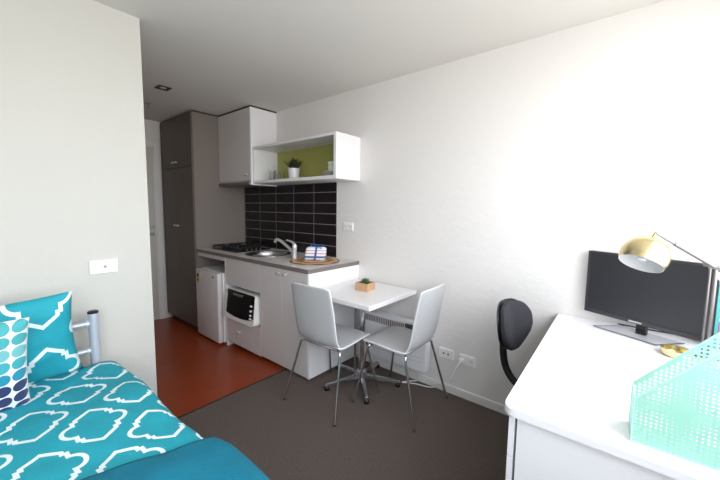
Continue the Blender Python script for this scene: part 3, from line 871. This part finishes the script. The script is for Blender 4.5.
bm = bmesh.new(); lathe(bm, [(prof[0][0], prof[0][1])]+prof2, 48, M=Mq); obj('shade_lining', bm, INWHITE, sh, smooth=True)
bm = bmesh.new(); lathe(bm, [(0, .066), (.014, .064), (.014, .03), (.018, .02), (.022, 0), (.014, -.018), (0, -.022)], 20, M=Mq); obj('bulb', bm, CERAM, t, smooth=True)
bm = bmesh.new(); cyl(bm, sc+axis*.078, tip, .007, .005, seg=12); obj('shade_mount', bm, GOLD, t, smooth=True)

# perforated organiser
t = thing('magazine_holder', 'aqua perforated metal magazine holder with slanted top on the desk corner', 'magazine holder', (1.92, -1.162, .7605), R(2))
def perf(L, H0, H1, slope, pitch=.0105, hr=.0031, M=None, th=.0012):
    """perforated sheet in local x (length) / z (height) with a slanting top edge"""
    bm = bmesh.new(); nx = int(round(L/pitch)); px = L/nx
    def top(x): return min(H1, H0+slope*x)
    cache = {}
    def V(x, z):
        k = (round(x, 5), round(z, 5))
        if k not in cache: cache[k] = bm.verts.new((x, 0, z))
        return cache[k]
    for i in range(nx):
        xa, xb = i*px, (i+1)*px
        zt = min(top(xa), top(xb))
        nz = int(zt/pitch)
        for j in range(nz):
            z0, z1 = j*pitch, (j+1)*pitch
            cx, cz = (xa+xb)/2, (z0+z1)/2
            o = [V(xb, cz), V(xb, z1), V(cx, z1), V(xa, z1), V(xa, cz), V(xa, z0), V(cx, z0), V(xb, z0)]
            q = [bm.verts.new((cx+math.cos(PI/4*k)*hr, 0, cz+math.sin(PI/4*k)*hr)) for k in range(8)]
            for k in range(8): bm.faces.new((o[k], o[(k+1) % 8], q[(k+1) % 8], q[k]))
        a, b = V(xa, nz*pitch), V(xb, nz*pitch)
        ta, tb = top(xa), top(xb)
        c = V(xa, ta) if ta > nz*pitch+1e-5 else a
        d = V(xb, tb) if tb > nz*pitch+1e-5 else b
        mid = V((xa+xb)/2, nz*pitch) if nz else None
        ring = [a]+([mid] if mid else [])+[b]+([d] if d is not b else [])+([c] if c is not a else [])
        if len(ring) > 3 and len(set(ring)) == len(ring): 
            try: bm.faces.new(ring)
            except ValueError: pass
    bmesh.ops.solidify(bm, geom=list(bm.faces), thickness=th)
    if M is not None:
        for v in bm.verts: v.co = M @ v.co
    return bm
LL, HH0, HH1, SL, WW = .262, .120, .315, 1.19, .105
obj('front_panel', perf(LL, HH0, HH1, SL), AQUA, t)
obj('back_panel', perf(LL, HH0, HH1, SL, M=Matrix.Translation((0, WW, 0))), AQUA, t)
obj('end_panel', perf(WW, HH0, HH0, 0, M=Matrix.Rotation(PI/2, 4, 'Z')), AQUA, t)
obj('end_panel', perf(WW, HH1, HH1, 0, M=Matrix.Translation((LL, 0, 0)) @ Matrix.Rotation(PI/2, 4, 'Z')), AQUA, t)
bm = bmesh.new()
xk = (HH1-HH0)/SL
for y in (0, WW): tube(bm, [(0, y, 0.002), (0, y, HH0), (xk, y, HH1), (LL, y, HH1), (LL, y, .002), (0, y, .002)], .0018, 6)
for x, z in ((0, HH0), (LL, HH1)): tube(bm, [(x, 0, z), (x, WW, z)], .0018, 6)
obj('rim', bm, AQUA, t)
obj('bottom', B(0, LL, 0, WW, 0, .002), AQUA, t)
# books behind the lamp pole
def book(x0, x1, h, m, label):
    d = .125; w = (x1-x0)/2
    t = thing('book', label, 'book', ((x0+x1)/2, -.083, .7605), 0, 'books standing right of the monitor')
    bm = bmesh.new(); box(bm, -w, -w+.002, -d/2, d/2, 0, h); box(bm, w-.002, w, -d/2, d/2, 0, h); box(bm, -w+.002, w-.002, -d/2, -d/2+.002, 0, h)
    obj('cover', bm, m, t); obj('pages', B(-w+.0022, w-.0022, -d/2+.0022, d/2-.004, .003, h-.003), PAGES, t)
book(2.184, 2.196, .315, PAPER2, 'dark book standing right of the monitor behind the lamp pole')
book(2.197, 2.209, .30, PAPER1, 'teal book beside the dark book right of the monitor')
book(2.210, 2.230, .13, PAPER3, 'short pink book beside the teal book near the window wall')

# ================================================================ OFFICE CHAIR
t = thing('office_chair', 'black fabric swivel chair tucked under the white desk', 'office chair', (1.700, -.415, 0), R(-13))
bm = bmesh.new()
box(bm, -.20, .21, -.21, .21, .42, .475, bev=.028, seg=3)
for v in bm.verts:
    v.co.z += .012*(abs(v.co.x)/.21)**2*(1 if v.co.x < 0 else -1)
obj('seat', bm, FABRIC, t, smooth=True)
def backpad(x, th, grow, name, m):
    out = []
    n = 40
    for i in range(n):
        a = 2*PI*i/n
        c, s = math.cos(a), math.sin(a)
        e = .62
        yy_ = abs(c)**e*math.copysign(1, c); zz = abs(s)**e*math.copysign(1, s)
        w_ = .15 if zz > -.1 else .15*(1-.55*((-zz-.1)/.9)**1.2)
        if zz > .5: w_ *= 1-.12*((zz-.5)/.5)
        out.append((yy_*(w_+grow), .735+zz*(.135+grow)))
    bm = bmesh.new(); rings = []
    for dx, k in ((0, .9), (.006, 1), (th-.014, 1), (th-.005, .95), (th, .82)):
        rings.append([bm.verts.new((x+dx+.045*(y/.17)**2+(z-.735)*-.12, y*k, .735+(z-.735)*k)) for y, z in out])
    for a, b in zip(rings, rings[1:]):
        for i in range(n): bm.faces.new((a[i], a[(i+1) % n], b[(i+1) % n], b[i]))
    for rg in (rings[0], rings[-1]):
        xc = sum(v.co.x for v in rg)/n-.02; c_ = bm.verts.new((xc, 0, .735))
        for i in range(n): bm.faces.new((rg[i], rg[(i+1) % n], c_))
    return obj(name, bm, m, t, smooth=True)
backpad(-.325, .038, 0, 'backrest', FABRIC)
backpad(-.342, .016, .003, 'back_shell', PLASTB)
bm = bmesh.new(); tube(bm, [(-.342, 0, .70), (-.350, 0, .60), (-.325, 0, .48), (-.25, 0, .41), (-.12, 0, .395), (0, 0, .395)], .02, 10, smooth=6)
obj('back_stem', bm, PLASTB, t, smooth=True)
bm = bmesh.new(); cyl(bm, (0, 0, .09), (0, 0, .25), .026); cyl(bm, (0, 0, .25), (0, 0, .40), .015); box(bm, -.08, .08, -.06, .06, .40, .428, bev=.006)
obj('gas_column', bm, PLASTB, t, smooth=True)
for i in range(5):
    a = R(222+20+72*i); bm = bmesh.new()
    d_ = Vector((math.cos(a), math.sin(a), 0))
    tube(bm, [d_*.02+Vector((0, 0, .10)), d_*.24+Vector((0, 0, .07))], .018, 8, radii=(.024, .013))
    lg = obj('base_arm', bm, PLASTB, t, smooth=True)
    q = d_.cross(Vector((0, 0, 1))); c_ = d_*.25
    bm = bmesh.new()
    for s in (-1, 1): cyl(bm, c_+q*s*.006+Vector((0, 0, .0265)), c_+q*s*.022+Vector((0, 0, .0265)), .025, seg=18)
    cyl(bm, c_+Vector((0, 0, .03)), c_+Vector((0, 0, .07)), .006)
    obj('castor', bm, PLASTB, lg, smooth=True)

# ================================================================ BED
BXH = -.20; BW0, BW1 = -2.80, -1.80; BL = 1.74
t = thing('bed_frame', 'single bed frame with silver tube headboard against the left wall', 'bed frame', (.7, -2.3, 0))
SILV = mat('silver_paint', (196, 204, 216), .35, .35)
for y in (-1.872, -2.74):
    p_ = P('post', (lambda bm: (cyl(bm, (BXH, y, .002), (BXH, y, .828), .0225, seg=24), bm)[1])(bmesh.new()), SILV, t, smooth=True)
    P('post_cap', (lambda bm: (lathe(bm, [(0, .826), (.0235, .826), (.0235, .834), (.018, .838), (0, .839)], 24, (BXH, y, 0)), bm)[1])(bmesh.new()), PLASTB, p_, smooth=True)
for z in (.775, .635):
    bm = bmesh.new(); cyl(bm, (BXH, -2.74, z), (BXH, -1.872, z), .0125, seg=14); cyl(bm, (BXH, -1.905, z), (BXH, -1.893, z), .017, seg=14); P('rail', bm, SILV, t, smooth=True)
for y in (-2.74, -1.872): P('side_rail', B(BXH, BL, y-.012, y+.012, .25, .30), SILV, t)
for y in (-2.74, -1.872): P('foot_leg', (lambda bm: (cyl(bm, (BL-.02, y, .002), (BL-.02, y, .30), .02), bm)[1])(bmesh.new()), SILV, t, smooth=True)
P('slat_base', B(BXH+.02, BL-.02, -2.73, -1.885, .285, .30), WOOD, t)
mt = obj('mattress', B(BXH+.03, BL, -2.745, -1.835, .30, .515, bev=.03, seg=3), MATT); tag(mt, 'white mattress hidden beneath the teal duvet', 'mattress')

def drape(u, v, z0=.585, edge=-1.742, puff=.016, low=.24, seedo=0):
    """u = along x, v = distance across the bed measured from the near edge (negative = hanging)"""
    r = .06
    nz = noise.noise(Vector((u*3.1+seedo, v*3.3, 1.7)))*puff + noise.noise(Vector((u*9, v*8, 4.1+seedo)))*puff*.35
    # diagonal creases
    nz += .006*math.sin((u*1.0+v*1.6)*26+3*noise.noise(Vector((u*2, v*2, 9))))*noise.noise(Vector((u*2.5, v*2.5, 3)))
    if v >= r:
        y = edge-v; z = z0+nz+.01*min(1, (v-r)/.3)
        return y, z
    if v > -r*.57:
        a = (r-v)/r; a = min(a, PI/2)
        return edge-r+math.sin(a)*r*1.0, z0+nz*(1-a/PI)-(1-math.cos(a))*r
    d = -r*.57-v
    return edge+.012*math.sin(u*14+seedo)*min(1, d/.1)+.03*d, z0-r-d
def cloth(name, U, Vr, nu, nv, m, thick, fn, uvfn):
    bm = bmesh.new(); uvl = bm.loops.layers.uv.new('UVMap'); G = []
    uvd = {}
    for i in range(nu+1):
        row = []
        for j in range(nv+1):
            x, y, z, uu, vv = fn(i/nu, j/nv)
            vt = bm.verts.new((x, y, z)); uvd[vt] = (uu, vv); row.append(vt)
        G.append(row)
    for i in range(nu):
        for j in range(nv):
            f = bm.faces.new((G[i][j], G[i+1][j], G[i+1][j+1], G[i][j+1]))
            for l in f.loops: l[uvl].uv = uvd[l.vert]
    o = obj(name, bm, m, smooth=True, auto=False)
    md = o.modifiers.new('s', 'SOLIDIFY'); md.thickness = thick; md.offset = -1
    return o
def fd(a, b):
    x = BXH+.035+(BL+.03-BXH-.035)*a
    v = -.34+(1.0+.34-.02)*b
    skew = -.035*(1-a)          # the edge sits a little further in near the pillows
    y, z = drape(x, v)
    y += skew*1.2+.008*math.sin(x*9)
    if a < .02: z -= .012
    # texture coordinates measured on the cloth
    return x, y, z, x, v
d = cloth('duvet', None, None, 150, 110, DUVET, .02, fd, None)
tag(d, 'teal duvet with white trellis pattern spread over the bed', 'duvet')
def ft(a, b):
    v = -.30+(1.0+.30-.03)*b
    x0 = .83-.24*max(0, v-.0)+.012*math.sin(v*11)
    x0 = x0 + (.03 if v < 0 else 0)
    x = x0+(1.62-x0)*a
    y, z = drape(x, v, z0=.612, edge=-1.72, puff=.016)
    y += -.035*(1-(x-BXH)/(BL-BXH))*1.2+.008*math.sin(x*9)
    lift = .012*math.sin(PI*min(1, a*6)/2)
    return x, y, z+lift-.012, x, v
d = cloth('throw_blanket', None, None, 70, 90, THROW, .018, ft, None)
tag(d, 'plain dark teal throw blanket folded over the lower half of the bed', 'blanket')

def pillow(name, w, h, t_, m, seed, amp=.008, uo=(0, 0), swap=False):
    """upright pillow, width along local x, height along local z, thickness along local y"""
    bm = bmesh.new(); uvl = bm.loops.layers.uv.new('UVMap'); n = 40; uvd = {}
    sides = []
    for s in (1, -1):
        G = []
        for i in range(n+1):
            row = []
            for j in range(n+1):
                u, v = -1+2*i/n, -1+2*j/n
                pin = 1-.055*(1-abs(v)**2)*abs(u)**3; pin2 = 1-.055*(1-abs(u)**2)*abs(v)**3
                prof = max(0, (1-abs(u)**2.6))**.55*max(0, (1-abs(v)**2.6))**.55
                x = u*w/2*pin; z = v*h/2*pin2
                p = Vector((x*7+seed, z*7, s))
                y = s*(t_/2*prof+amp*noise.noise(p)*prof**.4+amp*.6*noise.noise(p*2.7)*prof**.4+.001)
                if abs(u) == 1 or abs(v) == 1: y = 0
                row.append((x, y, z, u*w/2+uo[0], v*h/2+uo[1]) if not swap else (x, y, z, v*h/2, u*w/2))
            G.append(row)
        sides.append(G)
    def mk(d_): 
        vt = bm.verts.new(d_[:3]); uvd[vt] = d_[3:]; return vt
    A = [[mk(c) for c in r] for r in sides[0]]
    Bk = [[(A[i][j] if i in (0, n) or j in (0, n) else mk(sides[1][i][j])) for j in range(n+1)] for i in range(n+1)]
    for G, fl in ((A, 0), (Bk, 1)):
        for i in range(n):
            for j in range(n):
                f = bm.faces.new((G[i][j], G[i+1][j], G[i+1][j+1], G[i][j+1]))
                for l in f.loops: l[uvl].uv = uvd[l.vert]
    # soft seam fringe
    return obj(name, bm, m, smooth=True, auto=False)
# width axis along world -y, facing +x; a bit of backward lean
p = pillow('pillow', .66, .41, .15, PILLOWM, 3, .012, swap=True)
p.location = (-.085, -2.285, .768); p.rotation_euler = Euler((R(0), R(-11), R(86)), 'XYZ')
p.rotation_euler = (Matrix.Rotation(R(87), 4, 'Z') @ Matrix.Rotation(R(12), 4, 'X') @ Matrix.Rotation(R(-4), 4, 'Y')).to_euler()
tag(p, 'teal pillow with white trellis print propped against the headboard', 'pillow')
p = pillow('cushion', .44, .43, .13, DOTS, 11, .008, uo=(.0, .20))
p.location = (.09, -2.35, .750)
p.rotation_euler = (Matrix.Rotation(R(84), 4, 'Z') @ Matrix.Rotation(R(14), 4, 'X') @ Matrix.Rotation(R(2), 4, 'Y')).to_euler()
tag(p, 'white cushion with teal and navy dots in front of the teal pillow', 'cushion')

# ================================================================ LIGHT
W = bpy.data.worlds.new('World'); S.world = W; W.use_nodes = True
nt = W.node_tree; bg = nt.nodes['Background']; k = NM(nt)
tc = nt.nodes.new('ShaderNodeTexCoord'); sp = nt.nodes.new('ShaderNodeSeparateXYZ'); nt.links.new(tc.outputs['Generated'], sp.inputs[0])
cr = nt.nodes.new('ShaderNodeValToRGB'); nt.links.new(k.m('ADD', k.m('MULTIPLY', sp.outputs[2], .5), .5), cr.inputs[0])
e = cr.color_ramp.elements
e[0].position = .0; e[0].color = (.42, .40, .37, 1); e[1].position = 1; e[1].color = (.80, .88, 1.0, 1)
a = e.new(.47); a.color = (.68, .665, .64, 1)
a = e.new(.52); a.color = (.95, .97, 1.0, 1)
nt.links.new(cr.outputs[0], bg.inputs[0]); bg.inputs[1].default_value = 9.0
for (a, b) in WINS:
    L = bpy.data.lights.new('window_portal', 'AREA'); L.shape = 'RECTANGLE'; L.size = WZ1-WZ0; L.size_y = b-a
    L.cycles.is_portal = True
    o = bpy.data.objects.new('window_portal', L); COL.objects.link(o)
    o.location = (XR+.12, (a+b)/2, (WZ0+WZ1)/2); o.rotation_euler = (0, R(90), 0)

# ================================================================ CAMERA
cd = bpy.data.cameras.new('camera'); cam = bpy.data.objects.new('camera', cd); COL.objects.link(cam)
f, yaw, pit, rol = 330.603, R(39.585), R(5.461), R(.754)
fw = Vector((-math.sin(yaw)*math.cos(pit), math.cos(yaw)*math.cos(pit), -math.sin(pit)))
rt = Vector((math.cos(yaw), math.sin(yaw), 0)); up = rt.cross(fw)
rt2 = rt*math.cos(rol)+up*math.sin(rol); up2 = -rt*math.sin(rol)+up*math.cos(rol)
cam.matrix_world = Matrix(((rt2.x, up2.x, -fw.x, 1.886), (rt2.y, up2.y, -fw.y, -2.271), (rt2.z, up2.z, -fw.z, 1.373), (0, 0, 0, 1)))
cd.sensor_fit = 'HORIZONTAL'; cd.sensor_width = 36; cd.lens = 36*f/720; cd.clip_start = .02
S.camera = cam
S.view_settings.view_transform = 'Standard'; S.view_settings.look = 'None'
S.view_settings.exposure = 0.0; S.view_settings.gamma = 1
S.view_settings.use_curve_mapping = False
